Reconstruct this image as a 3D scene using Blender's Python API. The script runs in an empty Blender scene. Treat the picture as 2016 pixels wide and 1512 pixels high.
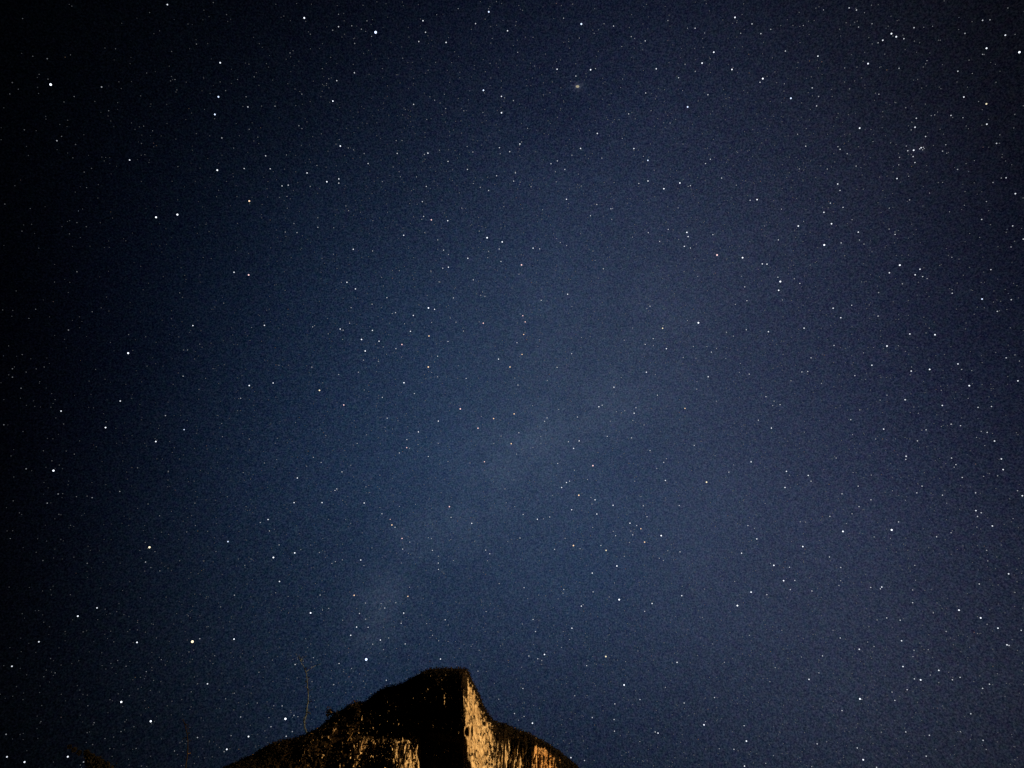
import bpy, math, random
import numpy as np
from mathutils import Vector

# ------------------------------------------------------------------ camera, sky, moonless lamp-like sun, exposure
scene = bpy.context.scene
FPX = 1523.0                       # focal length in pixels of the 2016 px wide photograph
PITCH = math.radians(40.0)
EYE = np.array([0.0, 0.0, 1.6])
cd = bpy.data.cameras.new("camera")
cam = bpy.data.objects.new("camera", cd)
scene.collection.objects.link(cam)
cd.sensor_fit = 'HORIZONTAL'
cd.sensor_width = 36.0
cd.lens = 36.0 * FPX / 2016.0
cd.clip_start = 0.1
cd.clip_end = 60000.0
cam.location = EYE
cam.rotation_euler = (math.radians(90) + PITCH, 0, 0)
scene.camera = cam

VF = np.array([0, math.cos(PITCH), math.sin(PITCH)])
VU = np.array([0, -math.sin(PITCH), math.cos(PITCH)])
VX = np.array([1.0, 0, 0])
def ray(u, v):                     # direction in the world seen at a place of the photograph
    w = VF + (u - 1008) / FPX * VX + (756 - v) / FPX * VU
    return w
def at(u, v, Y):                   # the point in that direction Y metres north of the camera
    w = ray(u, v)
    return EYE + w * (Y / w[1])

world = bpy.data.worlds.new("World")
scene.world = world
world.use_nodes = True
wt = world.node_tree
for n in list(wt.nodes): wt.nodes.remove(n)
N = wt.nodes.new; L = wt.links.new
wo = N('ShaderNodeOutputWorld'); bg = N('ShaderNodeBackground'); L(bg.outputs[0], wo.inputs[0])
tc = N('ShaderNodeTexCoord')
def vmath(op, a, b=None, nodes=wt):
    n = nodes.nodes.new('ShaderNodeVectorMath'); n.operation = op
    for i, x in enumerate((a, b)):
        if x is None: continue
        if isinstance(x, (tuple, list)): n.inputs[i].default_value = x
        elif isinstance(x, (int, float)): n.inputs[3].default_value = x
        else: nodes.links.new(x, n.inputs[i])
    return n
def smath(op, a, b=None, c=None, nodes=wt, clamp=False):
    n = nodes.nodes.new('ShaderNodeMath'); n.operation = op; n.use_clamp = clamp
    for i, x in enumerate((a, b, c)):
        if x is None: continue
        if isinstance(x, (int, float)): n.inputs[i].default_value = x
        else: nodes.links.new(x, n.inputs[i])
    return n.outputs[0]
dirn = vmath('NORMALIZE', tc.outputs['Generated']).outputs[0]
# airglow plus lens vignette put into the sky: broad lobes at fixed world directions
LOBES = [[200,200,0.0194,0.0377,0.0517],[200,750,-0.0167,-0.0464,-0.065],[200,1300,-0.0047,0.0038,-0.0021],
 [700,200,0.0017,-0.0199,-0.0434],[700,750,0.04,0.095,0.1715],[700,1300,0.1007,0.1012,0.1356],
 [1200,200,0.0355,0.0633,0.1374],[1200,750,0.102,0.1004,0.076],[1200,1300,-0.0448,-0.0262,-0.001],
 [1700,200,0.0625,0.0549,0.0427],[1700,750,-0.023,-0.011,0.0437],[1700,1300,0.1681,0.1773,0.2123]]
acc = None
def lobe(u, v, K, col, acc):
    w = ray(u, v); w = w / np.linalg.norm(w)
    dot = vmath('DOT_PRODUCT', dirn, tuple(w)).outputs['Value']
    e = smath('EXPONENT', smath('MULTIPLY', smath('SUBTRACT', dot, 1.0), K))
    m = vmath('SCALE', tuple(col)); L(e, m.inputs['Scale'])
    if acc is None: return m.outputs[0]
    return vmath('ADD', acc, m.outputs[0]).outputs[0]
for u, v, r, g, b in LOBES: acc = lobe(u, v, 13.0, (r, g, b), acc)
# the soft oval haze of the far galaxy and the unresolved light of the star clouds
for u, v, K, c in ((1137, 170, 150000, (.10, .10, .10)), (1143, 169, 60000, (.05, .048, .045)), (1129, 171, 90000, (.035, .034, .032)),
                   (1803, 294, 30000, (.025, .024, .024)), (1110, 225, 900, (-.010, -.012, -.012)),
                   (560, 650, 14, (-.002, .003, .008)), (660, 1200, 25, (-.002, .007, .009)),
                   (700, 1440, 260, (.0, .012, .022)), (560, 1130, 500, (-.006, -.006, -.008)), (1230, 920, 500, (-.010, -.006, -.002)), (1180, 1130, 500, (-.01, -.004, 0))):
    acc = lobe(u, v, K, c, acc)
# the milky way: a faint broken band of star clouds rising from the peak to the upper right
band = None
for u, v, K, a_ in ((735, 1215, 1500, .030), (760, 1165, 2200, .034), (715, 1250, 3000, .014), (800, 1065, 2200, .022), (880, 1045, 1500, .026), (950, 1000, 1500, .014),
                    (985, 915, 700, .022), (1060, 880, 900, .020), (1130, 830, 900, .018), (1220, 800, 900, .016), (1050, 690, 400, .014), (1290, 640, 350, .012), (1420, 520, 300, .009), (1650, 380, 300, .006)):
    band = lobe(u, v, K, (a_ * 1.0, a_ * .93, a_ * .86), band)
bn = N('ShaderNodeTexNoise'); bn.inputs['Scale'].default_value = 34.0; bn.inputs['Detail'].default_value = 5.0; bn.inputs['Roughness'].default_value = .6; L(dirn, bn.inputs['Vector'])
bs = vmath('SCALE', band); L(smath('MULTIPLY_ADD', bn.outputs['Fac'], 5.0, -1.6, clamp=True), bs.inputs['Scale'])
acc = vmath('ADD', vmath('MULTIPLY', acc, (1.0, .99, .965)).outputs[0], bs.outputs[0]).outputs[0]
base = vmath('MAXIMUM', acc, (0.0, 0.004, 0.02)).outputs[0]
# mottling: large faint clouds of stars, and camera grain put in with unresolved stars
def wnoise(scale, detail, rough=0.5):
    n = N('ShaderNodeTexNoise'); n.inputs['Scale'].default_value = scale; n.inputs['Detail'].default_value = detail
    n.inputs['Roughness'].default_value = rough; L(dirn, n.inputs['Vector']); return n
big = wnoise(5.0, 4.0, 0.6)
bigf = smath('MULTIPLY_ADD', smath('SUBTRACT', big.outputs['Fac'], 0.5), 0.16, 1.0)
s1 = vmath('SCALE', base); L(bigf, s1.inputs['Scale'])
gcol = vmath('SCALE', vmath('SUBTRACT', wnoise(170.0, 2.0).outputs['Color'], (0.5, 0.5, 0.5)).outputs[0], 0.045).outputs[0]
glum = smath('MULTIPLY', smath('SUBTRACT', wnoise(520.0, 1.0, 0.7).outputs['Fac'], 0.5), 0.25)
cmb = N('ShaderNodeCombineXYZ')
for i in range(3): L(glum, cmb.inputs[i])
sepb = N('ShaderNodeSeparateXYZ'); L(base, sepb.inputs[0])
gfac = smath('MULTIPLY_ADD', sepb.outputs[2], 3.2, 0.22, clamp=True)
gs = vmath('SCALE', vmath('ADD', gcol, cmb.outputs[0]).outputs[0]); L(gfac, gs.inputs['Scale'])
s2 = vmath('ADD', s1.outputs[0], gs.outputs[0]).outputs[0]
#.outputs[0], cmb.outputs[0]).outputs[0]
s3 = vmath('MAXIMUM', s2, (0, 0.001, 0.004)).outputs[0]
sep = N('ShaderNodeSeparateXYZ'); L(s3, sep.inputs[0]); cmb2 = N('ShaderNodeCombineXYZ')
for i in range(3): L(smath('POWER', sep.outputs[i], 2.2), cmb2.inputs[i])
L(cmb2.outputs[0], bg.inputs[0])
bg.inputs[1].default_value = 1.0

# the one lamp: low warm light raking across the crag from the right
SUN_AZ = math.radians(30.0)
SUN_EL = math.radians(3.0)
sl = bpy.data.lights.new("sun", 'SUN'); sl.energy = 5.0; sl.angle = math.radians(0.5); sl.color = (1.0, 0.575, 0.22)
so = bpy.data.objects.new("sun", sl); scene.collection.objects.link(so)
to_sun = Vector((math.cos(SUN_AZ) * math.cos(SUN_EL), -math.sin(SUN_AZ) * math.cos(SUN_EL), math.sin(SUN_EL)))
so.rotation_euler = to_sun.to_track_quat('Z', 'Y').to_euler()
so.location = (60, 20, 60)

vs_ = scene.view_settings
vs_.view_transform = 'Standard'; vs_.look = 'None'; vs_.exposure = 0.0; vs_.gamma = 1.0; vs_.use_curve_mapping = False
scene.render.engine = 'CYCLES'
scene.cycles.use_denoising = False
scene.cycles.use_adaptive_sampling = False
scene.cycles.max_bounces = 3
scene.cycles.filter_width = 1.3
random.seed(7); rng = np.random.default_rng(7)

# ------------------------------------------------------------------ helpers
COL = scene.collection
def mesh_obj(name, verts, faces, mats, parent=None, smooth=False, mat_idx=None, attrs=None):
    me = bpy.data.meshes.new(name)
    verts = np.asarray(verts, dtype=np.float32)
    if isinstance(faces, np.ndarray):
        k = faces.shape[1]; nf = len(faces)
        me.vertices.add(len(verts)); me.vertices.foreach_set('co', verts.ravel())
        me.loops.add(nf * k); me.loops.foreach_set('vertex_index', faces.astype(np.int32).ravel())
        me.polygons.add(nf); me.polygons.foreach_set('loop_start', np.arange(0, nf * k, k, dtype=np.int32))
        me.update(calc_edges=True)
    else:
        me.from_pydata([tuple(map(float, v)) for v in verts], [], faces)
    for m in (mats if isinstance(mats, (list, tuple)) else [mats]): me.materials.append(m)
    if mat_idx is not None: me.polygons.foreach_set('material_index', np.asarray(mat_idx, dtype=np.int32))
    if smooth: me.polygons.foreach_set('use_smooth', np.ones(len(me.polygons), dtype=bool))
    if attrs:
        for k_, arr in attrs.items():
            a = me.attributes.new(k_, 'FLOAT', 'POINT'); a.data.foreach_set('value', np.asarray(arr, dtype=np.float32).ravel())
    me.validate(); me.update()
    o = bpy.data.objects.new(name, me); COL.objects.link(o)
    if parent is not None: o.parent = parent
    return o
def tag(o, label=None, cat=None, group=None, kind=None):
    if label: o['label'] = label
    if cat: o['category'] = cat
    if group: o['group'] = group
    if kind: o['kind'] = kind
    return o
def empty(name, loc):
    o = bpy.data.objects.new(name, None); o.location = tuple(map(float, loc)); COL.objects.link(o)
    return o
def hash2(ix, iy, seed):
    h = (ix.astype(np.int64) * 374761393 + iy.astype(np.int64) * 668265263 + seed * 974634777) & 0xffffffff
    h = ((h ^ (h >> 13)) * 1274126177) & 0xffffffff
    h = (h ^ (h >> 16)) & 0xffffffff
    return h / 4294967295.0
def vnoise(x, y, seed=0):
    x = np.asarray(x, float); y = np.asarray(y, float)
    ix = np.floor(x); iy = np.floor(y); fx = x - ix; fy = y - iy
    fx = fx * fx * (3 - 2 * fx); fy = fy * fy * (3 - 2 * fy)
    a = hash2(ix, iy, seed); b = hash2(ix + 1, iy, seed); c = hash2(ix, iy + 1, seed); d = hash2(ix + 1, iy + 1, seed)
    return (a * (1 - fx) + b * fx) * (1 - fy) + (c * (1 - fx) + d * fx) * fy
def fbm(x, y, seed=0, oct=4, gain=0.5):
    s = 0; a = 1.0; t = 0
    for k in range(oct):
        s = s + a * vnoise(x * 2 ** k + 17.3 * k, y * 2 ** k + 9.1 * k, seed + k); t += a; a *= gain
    return s / t
def smooth(a, b, x):
    t = np.clip((x - a) / (b - a), 0, 1); return t * t * (3 - 2 * t)

# ------------------------------------------------------------------ materials
def new_mat(name):
    m = bpy.data.materials.new(name); m.use_nodes = True
    return m, m.node_tree, m.node_tree.nodes['Principled BSDF']
def noise_node(nt, coord, scale, detail=4, rough=0.55):
    n = nt.nodes.new('ShaderNodeTexNoise'); n.inputs['Scale'].default_value = scale
    n.inputs['Detail'].default_value = detail; n.inputs['Roughness'].default_value = rough
    nt.links.new(coord, n.inputs['Vector']); return n
def ramp(nt, fac, stops):
    r = nt.nodes.new('ShaderNodeValToRGB')
    while len(r.color_ramp.elements) < len(stops): r.color_ramp.elements.new(0.5)
    for e, (p, c) in zip(r.color_ramp.elements, stops): e.position = p; e.color = (*c, 1)
    nt.links.new(fac, r.inputs[0]); return r.outputs[0]
def mixc(nt, f, a, b):
    n = nt.nodes.new('ShaderNodeMix'); n.data_type = 'RGBA'
    for sock, x in ((n.inputs['Factor'], f), (n.inputs[6], a), (n.inputs[7], b)):
        if isinstance(x, (int, float)): sock.default_value = x
        elif isinstance(x, tuple): sock.default_value = (*x, 1)
        else: nt.links.new(x, sock)
    return n.outputs[2]

def make_rock():
    m, nt, p = new_mat('limestone')
    c = nt.nodes.new('ShaderNodeTexCoord').outputs['Object']
    st = vmath('MULTIPLY', c, (1.0, 1.0, 0.22), nodes=nt).outputs[0]
    n1 = noise_node(nt, st, 1.1, 6, .62); n2 = noise_node(nt, vmath('MULTIPLY', c, (1.0, 1.0, 0.45), nodes=nt).outputs[0], 1.7, 6, .68); n3 = noise_node(nt, st, 5.0, 4, .65)
    stone = ramp(nt, n2.outputs['Fac'], [(0.30, (.19, .135, .08)), (0.47, (.50, .42, .29)), (0.64, (.86, .79, .62))])
    rust = nt.nodes.new('ShaderNodeAttribute'); rust.attribute_name = 'rust'
    stone = mixc(nt, smath('MULTIPLY', rust.outputs['Fac'], n1.outputs['Fac'], nodes=nt), stone, (.62, .38, .17))
    # dark pits and streaks
    pit = smath('MULTIPLY', smath('SUBTRACT', 0.47, n3.outputs['Fac'], nodes=nt), 9.0, nodes=nt, clamp=True)
    stone = mixc(nt, smath('MULTIPLY', pit, 0.8, nodes=nt), stone, (.05, .035, .022))
    moss_shade = nt.nodes.new('ShaderNodeAttribute'); moss_shade.attribute_name = 'moss_shade'
    n4 = noise_node(nt, vmath('MULTIPLY', c, (1.0, 1.0, 0.6), nodes=nt).outputs[0], 4.6, 6, .72)
    mf = smath('MULTIPLY', smath('SUBTRACT', smath('ADD', moss_shade.outputs['Fac'], smath('MULTIPLY', smath('SUBTRACT', n4.outputs['Fac'], 0.5, nodes=nt), 1.1, nodes=nt), nodes=nt), 0.5, nodes=nt), 3.2, nodes=nt)
    mf = smath('ADD', mf, 0.5, nodes=nt, clamp=True)
    growth_shade = ramp(nt, n2.outputs['Fac'], [(0.35, (.0015, .0012, .0007)), (0.7, (.032, .021, .010))])  # near-black tone shared by plant growth and painted shade
    col = mixc(nt, mf, stone, growth_shade)
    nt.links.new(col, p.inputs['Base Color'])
    p.inputs['Roughness'].default_value = 0.9
    p.inputs['Specular IOR Level'].default_value = 0.15
    bmp = nt.nodes.new('ShaderNodeBump'); bmp.inputs['Strength'].default_value = 0.8; bmp.inputs['Distance'].default_value = 0.25
    nt.links.new(noise_node(nt, st, 7.0, 6, .7).outputs['Fac'], bmp.inputs['Height'])
    nt.links.new(bmp.outputs[0], p.inputs['Normal'])
    return m
M_rock = make_rock()
def plain(name, lo, hi, scale, rough=0.8):
    m, nt, p = new_mat(name)
    c = nt.nodes.new('ShaderNodeTexCoord').outputs['Object']
    nt.links.new(ramp(nt, noise_node(nt, c, scale, 4).outputs['Fac'], [(0.3, lo), (0.7, hi)]), p.inputs['Base Color'])
    p.inputs['Roughness'].default_value = rough; p.inputs['Specular IOR Level'].default_value = 0.2
    return m
M_leaf = plain('dark_leaves', (.0008, .0010, .0005), (.006, .0045, .002), 3)
M_leaf2 = plain('shaded_leaves', (.0006, .0007, .0006), (.0022, .0020, .0014), 3)  # darker leaf copy: shade put into the crown's colour where light hardly reaches
M_fleck = plain('lit_flecks', (.10, .07, .03), (.30, .22, .11), 5)  # pale leaf colour standing in for lit flecks among dark leaves
M_bark = plain('skylit_bark', (.002, .003, .004), (.085, .14, .24), 3.2)  # blue put into the bark stands in for skylight on the stem
M_bark2 = plain('dark_bark', (.002, .002, .002), (.008, .008, .010), 3)
M_ground = plain('dry_grass_ground', (.03, .035, .015), (.07, .065, .03), .6)

# ------------------------------------------------------------------ ground
gx = np.concatenate([[-9000, -3000, -900], np.linspace(-300, 300, 61), [900, 3000, 9000]])
gy = gx.copy()
GX, GY = np.meshgrid(gx, gy, indexing='ij')
GZ = (fbm(GX * .03, GY * .03, 5) - .5) * 1.2 * smooth(6, 30, np.hypot(GX, GY))
n = len(gx); idx = np.arange(n * n).reshape(n, n)
fa = np.stack([idx[:-1, :-1], idx[1:, :-1], idx[1:, 1:], idx[:-1, 1:]], -1).reshape(-1, 4)
g = mesh_obj('ground', np.stack([GX, GY, GZ], -1).reshape(-1, 3), fa, M_ground, smooth=True)
tag(g, kind='structure', label='dark grassy ground at the foot of the crag')

# ------------------------------------------------------------------ the crag
SIL = [(-700,2000),(-300,1860),(100,1690),(300,1590),(400,1535),(445,1512),(470,1502),(500,1487),(520,1475),(540,1464),(560,1459),(580,1455),(600,1448),(615,1441),
 (630,1433),(645,1420),(655,1411),(668,1403),(680,1396),(690,1390),(702,1385),(712,1387),(722,1382),(735,1370),(748,1360),(760,1355),(780,1351),
 (795,1346),(810,1336),(825,1328),(840,1321),(855,1318),(870,1317),(890,1317),(905,1317),(915,1318),(922,1322),(926,1330),(930,1342),
 (938,1358),(945,1372),(950,1388),(958,1402),(966,1414),(972,1423),(985,1426),(998,1428.5),(1008,1434),(1017,1439),(1036,1443.5),(1055,1453.5),
 (1072,1462.5),(1088,1472.5),(1102,1481),(1111,1491.5),(1125,1502.5),(1138,1513),(1150,1525),(1250,1600),(1400,1690),(1700,1850),(2100,2000)]
SU = np.array([s[0] for s in SIL], float); SV = np.array([s[1] for s in SIL], float)
ROWS = [
 (1317, [(-700,120),(440,98),(600,95),(660,93.0),(760,90.2),(860,87.0),(900,85.7),(908,85.1),(916,85.2),(924,88),(940,90),(1000,92),(1110,94),(1400,100),(2100,125)]),
 (1380, [(-700,120),(440,97),(600,94),(690,92.3),(780,89.6),(860,86.9),(898,85.5),(909,84.7),(913,84.4),(926,86),(945,88.4),(960,90),(1000,91.5),(1110,94),(1400,100),(2100,125)]),
 (1448, [(-700,118),(440,93.5),(560,92),(640,90.8),(700,90.8),(780,89.0),(830,87.6),(880,86.0),(902,85.3),(913,84.2),(917,83.8),(930,85.6),(950,88.0),(972,90),(1000,90.4),(1050,90.8),(1110,92.5),(1400,98),(2100,122)]),
 (1462, [(-700,118),(440,92.5),(560,91),(640,89.6),(690,89.2),(745,88.9),(778,86.6),(800,86.6),(822,87.0),(830,88.6),(880,87.0),(902,86.0),(915,84.0),(920,83.6),(931,85.4),(950,87.6),(972,89.7),(1000,90.1),(1050,90.5),(1110,92.3),(1400,98),(2100,122)]),
 (1512, [(-700,117),(440,91),(560,90),(640,88.9),(690,88.1),(745,87.4),(778,84.6),(800,85.0),(823,85.6),(831,88.0),(860,87.4),(905,85.6),(922,83.4),(928,83.0),(940,85.2),(958,87.6),(978,89.0),(1040,89.7),(1060,89.9),(1094,90.5),(1100,91.7),(1130,92.6),(1400,97),(2100,121)]),
 (1700, [(-700,113),(440,89),(560,87),(690,86),(778,84),(822,84.6),(834,86.8),(900,85),(935,82.4),(960,85),(980,87),(1060,88),(1130,89.5),(1400,94),(2100,118)]),
 (2030, [(-700,105),(440,84),(690,82),(800,81),(935,80),(1060,82),(1130,84),(1400,90),(2100,112)]),
]
ucols = np.unique(np.concatenate([np.arange(-700, 420, 28), np.arange(420, 700, 1.6), np.arange(700, 1150, 1.0), np.arange(1150, 1200, 4), np.arange(1200, 2101, 30)]))
vtop = np.interp(ucols, SU, SV) - 1.2
tv = np.concatenate([np.linspace(0, 30, 31), ])                 # rows hung below the skyline, in photo pixels
NB = 215
rows = []
for k in range(NB):
    rows.append(k)
vis_end = 1545.0
Vg = np.zeros((len(ucols), NB))
for i, vt in enumerate(vtop):
    if vt < 1535:
        a = np.linspace(vt, vis_end, NB - 26); b = vis_end + (2045 - vis_end) * np.linspace(0, 1, 27)[1:] ** 1.1
    else:
        a = vt + (2060 - vt) * np.linspace(0, .5, NB - 26); b = vt + (2060 - vt) * np.linspace(.5, 1, 27)[1:]
    Vg[i] = np.concatenate([a, b])
Ug = np.repeat(ucols[:, None], NB, 1)
rv = [r[0] for r in ROWS]
prof = np.stack([np.interp(ucols, [k[0] for k in r[1]], [k[1] for k in r[1]]) for r in ROWS], 0)
Yb = np.zeros_like(Vg)
for i in range(len(ucols)): Yb[i] = np.interp(Vg[i], rv, prof[:, i])
# distance to the skyline in photo pixels
dist = np.full(Vg.shape, 1e9)
for (x0, y0), (x1, y1) in zip(SIL[:-1], SIL[1:]):
    if x1 < 380 or x0 > 1180: continue
    dx, dy = x1 - x0, y1 - y0; l2 = dx * dx + dy * dy
    t = np.clip(((Ug - x0) * dx + (Vg - y0) * dy) / l2, 0, 1)
    dist = np.minimum(dist, np.hypot(Ug - x0 - t * dx, Vg - y0 - t * dy))
dist = np.minimum(dist, np.maximum(Vg - vtop[:, None], 0) + 4)
dist[:, 0] = 0
flank = smooth(918, 924, Ug) * (1 - smooth(966, 978, Ug)) * smooth(1322, 1340, Vg)
wcap = 26 * (1 - flank) + 7 * flank
s = np.sqrt(np.clip(1 - (1 - np.clip(dist / wcap, 0, 1)) ** 2, 0, 1))
Yridge = np.maximum(Yb + 3.2 * (1 - flank) + 1.6 * flank, 0)
Y = Yridge - (Yridge - Yb) * s
# relief: tall flutes, blocks, pits
mx = Ug * .0575; mz = Vg * .0575                                # about metres across / down
flu = fbm(mx * 1.5 + .12 * mz + fbm(mx * .3, mz * .3, 3) * 2, mz * .16, 11, 4, .6)
blk = fbm(mx * .45, mz * .35, 23, 4, .55)
fine = fbm(mx * 4.2, mz * 1.3, 31, 3, .6)
crumb = fbm(mx * 5.5, mz * 5.5, 41, 3, .6)
vis = smooth(0, 6, dist)
A_flu = .35 + 0.9 * smooth(985, 1010, Ug) * (1 - smooth(1056, 1066, Ug)) * smooth(1440, 1465, Vg) + .9 * smooth(690, 740, Ug) * (1 - smooth(826, 834, Ug)) * smooth(1455, 1475, Vg)
A_flu = A_flu * (1 - .75 * flank)
Y = Y + vis * ((flu - .5) * 2.2 * A_flu + (blk - .5) * 1.6 * (1 - .6 * flank) + (fine - .5) * .45 * (1 - .3 * flank)) + (crumb - .5) * (.38 + .5 * (1 - vis))
# ridged flutes on the right shoulder
rid = np.abs(vnoise(mx * 1.05 + .25 * vnoise(mz * .5, mz * 0, 8), mz * .07, 77) - .5) * 2
Y = Y + vis * (rid - .4) * 1.3 * smooth(985, 1000, Ug) * (1 - smooth(1052, 1062, Ug)) * smooth(1436, 1460, Vg)
spk = fbm(mx * 3.1, mz * 2.0, 83, 2)
spk = (spk > np.where(Ug > 820, .81, .80)) & (Ug < 912) & (Ug > 590) & (dist > 10)
Y = Y - .75 * spk * vis
spk2 = fbm(mx * 6.3, mz * 3.6, 84, 2)
spk2 = (spk2 > .79) & (Ug < 912) & (Ug > 560) & (dist > 8)
Y = Y - .6 * spk2 * vis
# the hollow beside the arete
def bump_at(u, v, ru, rv_, sh=1.0): return np.exp(-(((Ug - u) / ru) ** 2 + ((Vg - v) / rv_) ** 2) ** sh)
Y = Y + 2.2 * bump_at(918.5, 1441, 3.5, 8, 2) - .7 * bump_at(924, 1438, 2.0, 11, 2)
Y = Y + 1.3 * bump_at(929, 1439, 1.6, 9, 2)
# crowns of bushes on the left slope
Y = Y - 1.1 * bump_at(703, 1393, 12, 8) - .8 * bump_at(668, 1408, 10, 7)
W = VF + (Ug - 1008)[..., None] / FPX * VX + (756 - Vg)[..., None] / FPX * VU
P = EYE + W * (Y / W[..., 1])[..., None]
# skyline wobble, then the back of the hill falls away behind the ridge
wob = (fbm(ucols * .23, ucols * 0, 51, 3) - .5) * .28
P[:, 0, 2] += wob; P[:, 1, 2] += wob * .6
back = []
ztop = P[:, 0, 2]
for k, (dy, fz) in enumerate([(1.2, .97), (3, .9), (6, .78), (10, .6), (16, .4), (24, .2), (34, 0.0), (44, -.15)]):
    q = P[:, 0].copy(); q[:, 1] += dy + (fbm(ucols * .02, ucols * 0 + k, 61) - .5) * dy * .3
    q[:, 2] = ztop * fz - (.4 if k else .1) - (.5 if fz <= 0 else 0); q[:, 0] *= 1 + dy / 300
    back.append(q)
allP = np.concatenate([np.stack(back[::-1], 1), P], 1)
allP[:, -1, 2] = np.minimum(allP[:, -1, 2], -1.0)
nu, nr = allP.shape[:2]; nbk = len(back)
idx = np.arange(nu * nr).reshape(nu, nr)
fa = np.stack([idx[:-1, :-1], idx[:-1, 1:], idx[1:, 1:], idx[1:, :-1]], -1).reshape(-1, 4)
# dark cover: plants on the stone, plus shade of head and recess painted in
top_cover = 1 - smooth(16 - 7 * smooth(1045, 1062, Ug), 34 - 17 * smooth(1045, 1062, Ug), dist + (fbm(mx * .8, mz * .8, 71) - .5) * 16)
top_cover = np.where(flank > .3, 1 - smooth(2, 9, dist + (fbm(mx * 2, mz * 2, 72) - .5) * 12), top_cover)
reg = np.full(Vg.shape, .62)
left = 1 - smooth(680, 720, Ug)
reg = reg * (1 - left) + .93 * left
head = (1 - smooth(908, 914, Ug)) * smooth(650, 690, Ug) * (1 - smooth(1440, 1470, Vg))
reg = np.maximum(reg, .97 * head)  # plants on the head, and the arete's shade over it painted dark
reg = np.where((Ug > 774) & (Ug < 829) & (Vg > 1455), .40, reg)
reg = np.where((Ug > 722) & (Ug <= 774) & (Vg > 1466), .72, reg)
reg = np.where((Ug >= 829) & (Ug < 912), .98, reg)  # cast shadow of the arete in the recess, painted as dark cover
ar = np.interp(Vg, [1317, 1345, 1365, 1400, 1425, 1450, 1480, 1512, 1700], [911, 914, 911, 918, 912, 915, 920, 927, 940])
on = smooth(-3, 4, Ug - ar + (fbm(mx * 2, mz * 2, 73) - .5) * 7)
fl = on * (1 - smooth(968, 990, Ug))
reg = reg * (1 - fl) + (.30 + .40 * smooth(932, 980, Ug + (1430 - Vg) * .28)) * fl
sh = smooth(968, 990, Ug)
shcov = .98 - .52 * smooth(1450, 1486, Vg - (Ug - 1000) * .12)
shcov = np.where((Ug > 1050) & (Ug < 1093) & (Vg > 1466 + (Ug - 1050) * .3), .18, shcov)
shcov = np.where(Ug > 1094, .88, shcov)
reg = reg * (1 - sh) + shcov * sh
moss_shade = np.clip(np.maximum(top_cover, reg), 0, 1)
# crumbs of pale stone poking out of the growth on the left
moss_shade = np.where(spk, moss_shade - .50, np.where(spk2, moss_shade - .36, moss_shade))
strk = fbm((mx + .22 * mz) * 8.0, mz * .9, 101, 3, .6)
but = ((Ug > 686) & (Ug < 829)) * smooth(1452, 1466, Vg)
moss_shade = moss_shade + (strk - .52) * 1.7 * but
strk2 = fbm(mx * 8.0 + .4 * vnoise(mx * .5, mz * .6, 5), mz * .5, 107, 3, .6)
moss_shade = moss_shade + (strk2 - .5) * 2.0 * sh * smooth(1436, 1456, Vg)
mot = fbm(mx * 5.4, mz * 2.6, 111, 4, .65)
moss_shade = moss_shade + (mot - .49) * 1.45 * fl * (1 - sh)
rust = smooth(1030, 1055, Ug) * 1.3 * .85 + smooth(1000, 1040, Ug) * .6 * smooth(.4, .6, fbm(mx * .5, mz * .2, 91)) + .35 * smooth(1000, 1060, Ug) + .25 * (1 - smooth(700, 760, Ug))
full_m = np.concatenate([np.ones((nu, nbk)), moss_shade], 1); full_r = np.concatenate([np.zeros((nu, nbk)), rust], 1)
cliff = mesh_obj('cliff', allP.reshape(-1, 3), fa[:, ::-1], M_rock, smooth=False, attrs={'moss_shade': full_m, 'rust': full_r})
tag(cliff, kind='structure', label='steep limestone crag with one lamp-lit golden flank and a dark overgrown top')
FRONT = P

# ------------------------------------------------------------------ leaf tufts over the crag (ground cover)
def leaf_quads(centres, size, rg, elong=1.6):
    n = len(centres)
    a = rg.normal(size=(n, 3)); a /= np.linalg.norm(a, axis=1)[:, None]
    b = rg.normal(size=(n, 3)); b -= (a * b).sum(1)[:, None] * a; b /= np.linalg.norm(b, axis=1)[:, None]
    sz = (size * rg.uniform(.6, 1.3, n))[:, None]
    c = centres
    v = np.stack([c - a * sz * elong * .5, c + b * sz * .45, c + a * sz * elong * .5, c - b * sz * .45], 1)
    return v.reshape(-1, 3), np.arange(n * 4).reshape(n, 4)
cand = []
ii, jj = np.where((moss_shade > .55) & (Vg < 1530) & (Ug > 400) & (Ug < 1160))
wgt = np.where(dist[ii, jj] < 7, 5.0, np.where(dist[ii, jj] < 26, 1.2, .30)); wgt = wgt / wgt.sum()
pick = rng.choice(len(ii), 26000, p=wgt)
pc = FRONT[ii[pick], jj[pick]].copy()
near_top = dist[ii[pick], jj[pick]] < 7
clump = fbm(pc[:, 0] * 1.7, pc[:, 2] * 1.7, 95, 3)
pc += rng.normal(size=pc.shape) * .07
pc[:, 2] += np.where(near_top, np.abs(rng.normal(size=len(pc))) * .11 * smooth(.35, .75, clump), 0)
pc[:, 1] -= rng.uniform(0, .3, len(pc))
v_, f_ = leaf_quads(pc, np.full(len(pc), .12), rng)
pu, pv = Ug[ii[pick], jj[pick]], Vg[ii[pick], jj[pick]]
fleck_p = np.where((pu > 600) & (pu < 800) & (pv > 1425), .10 * smooth(.45, .62, fbm(pu * .05, pv * .05, 121)), .006) + .006 * near_top  # lit flecks painted as paler leaves, clumped low on the left
fleck_i = (rng.random(len(f_)) < fleck_p).astype(int)
o = mesh_obj('undergrowth', v_, f_, [M_leaf, M_fleck], mat_idx=fleck_i)
tag(o, kind='stuff', label='dark tufts and creepers covering the top and left slope of the crag', cat='undergrowth')

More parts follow.
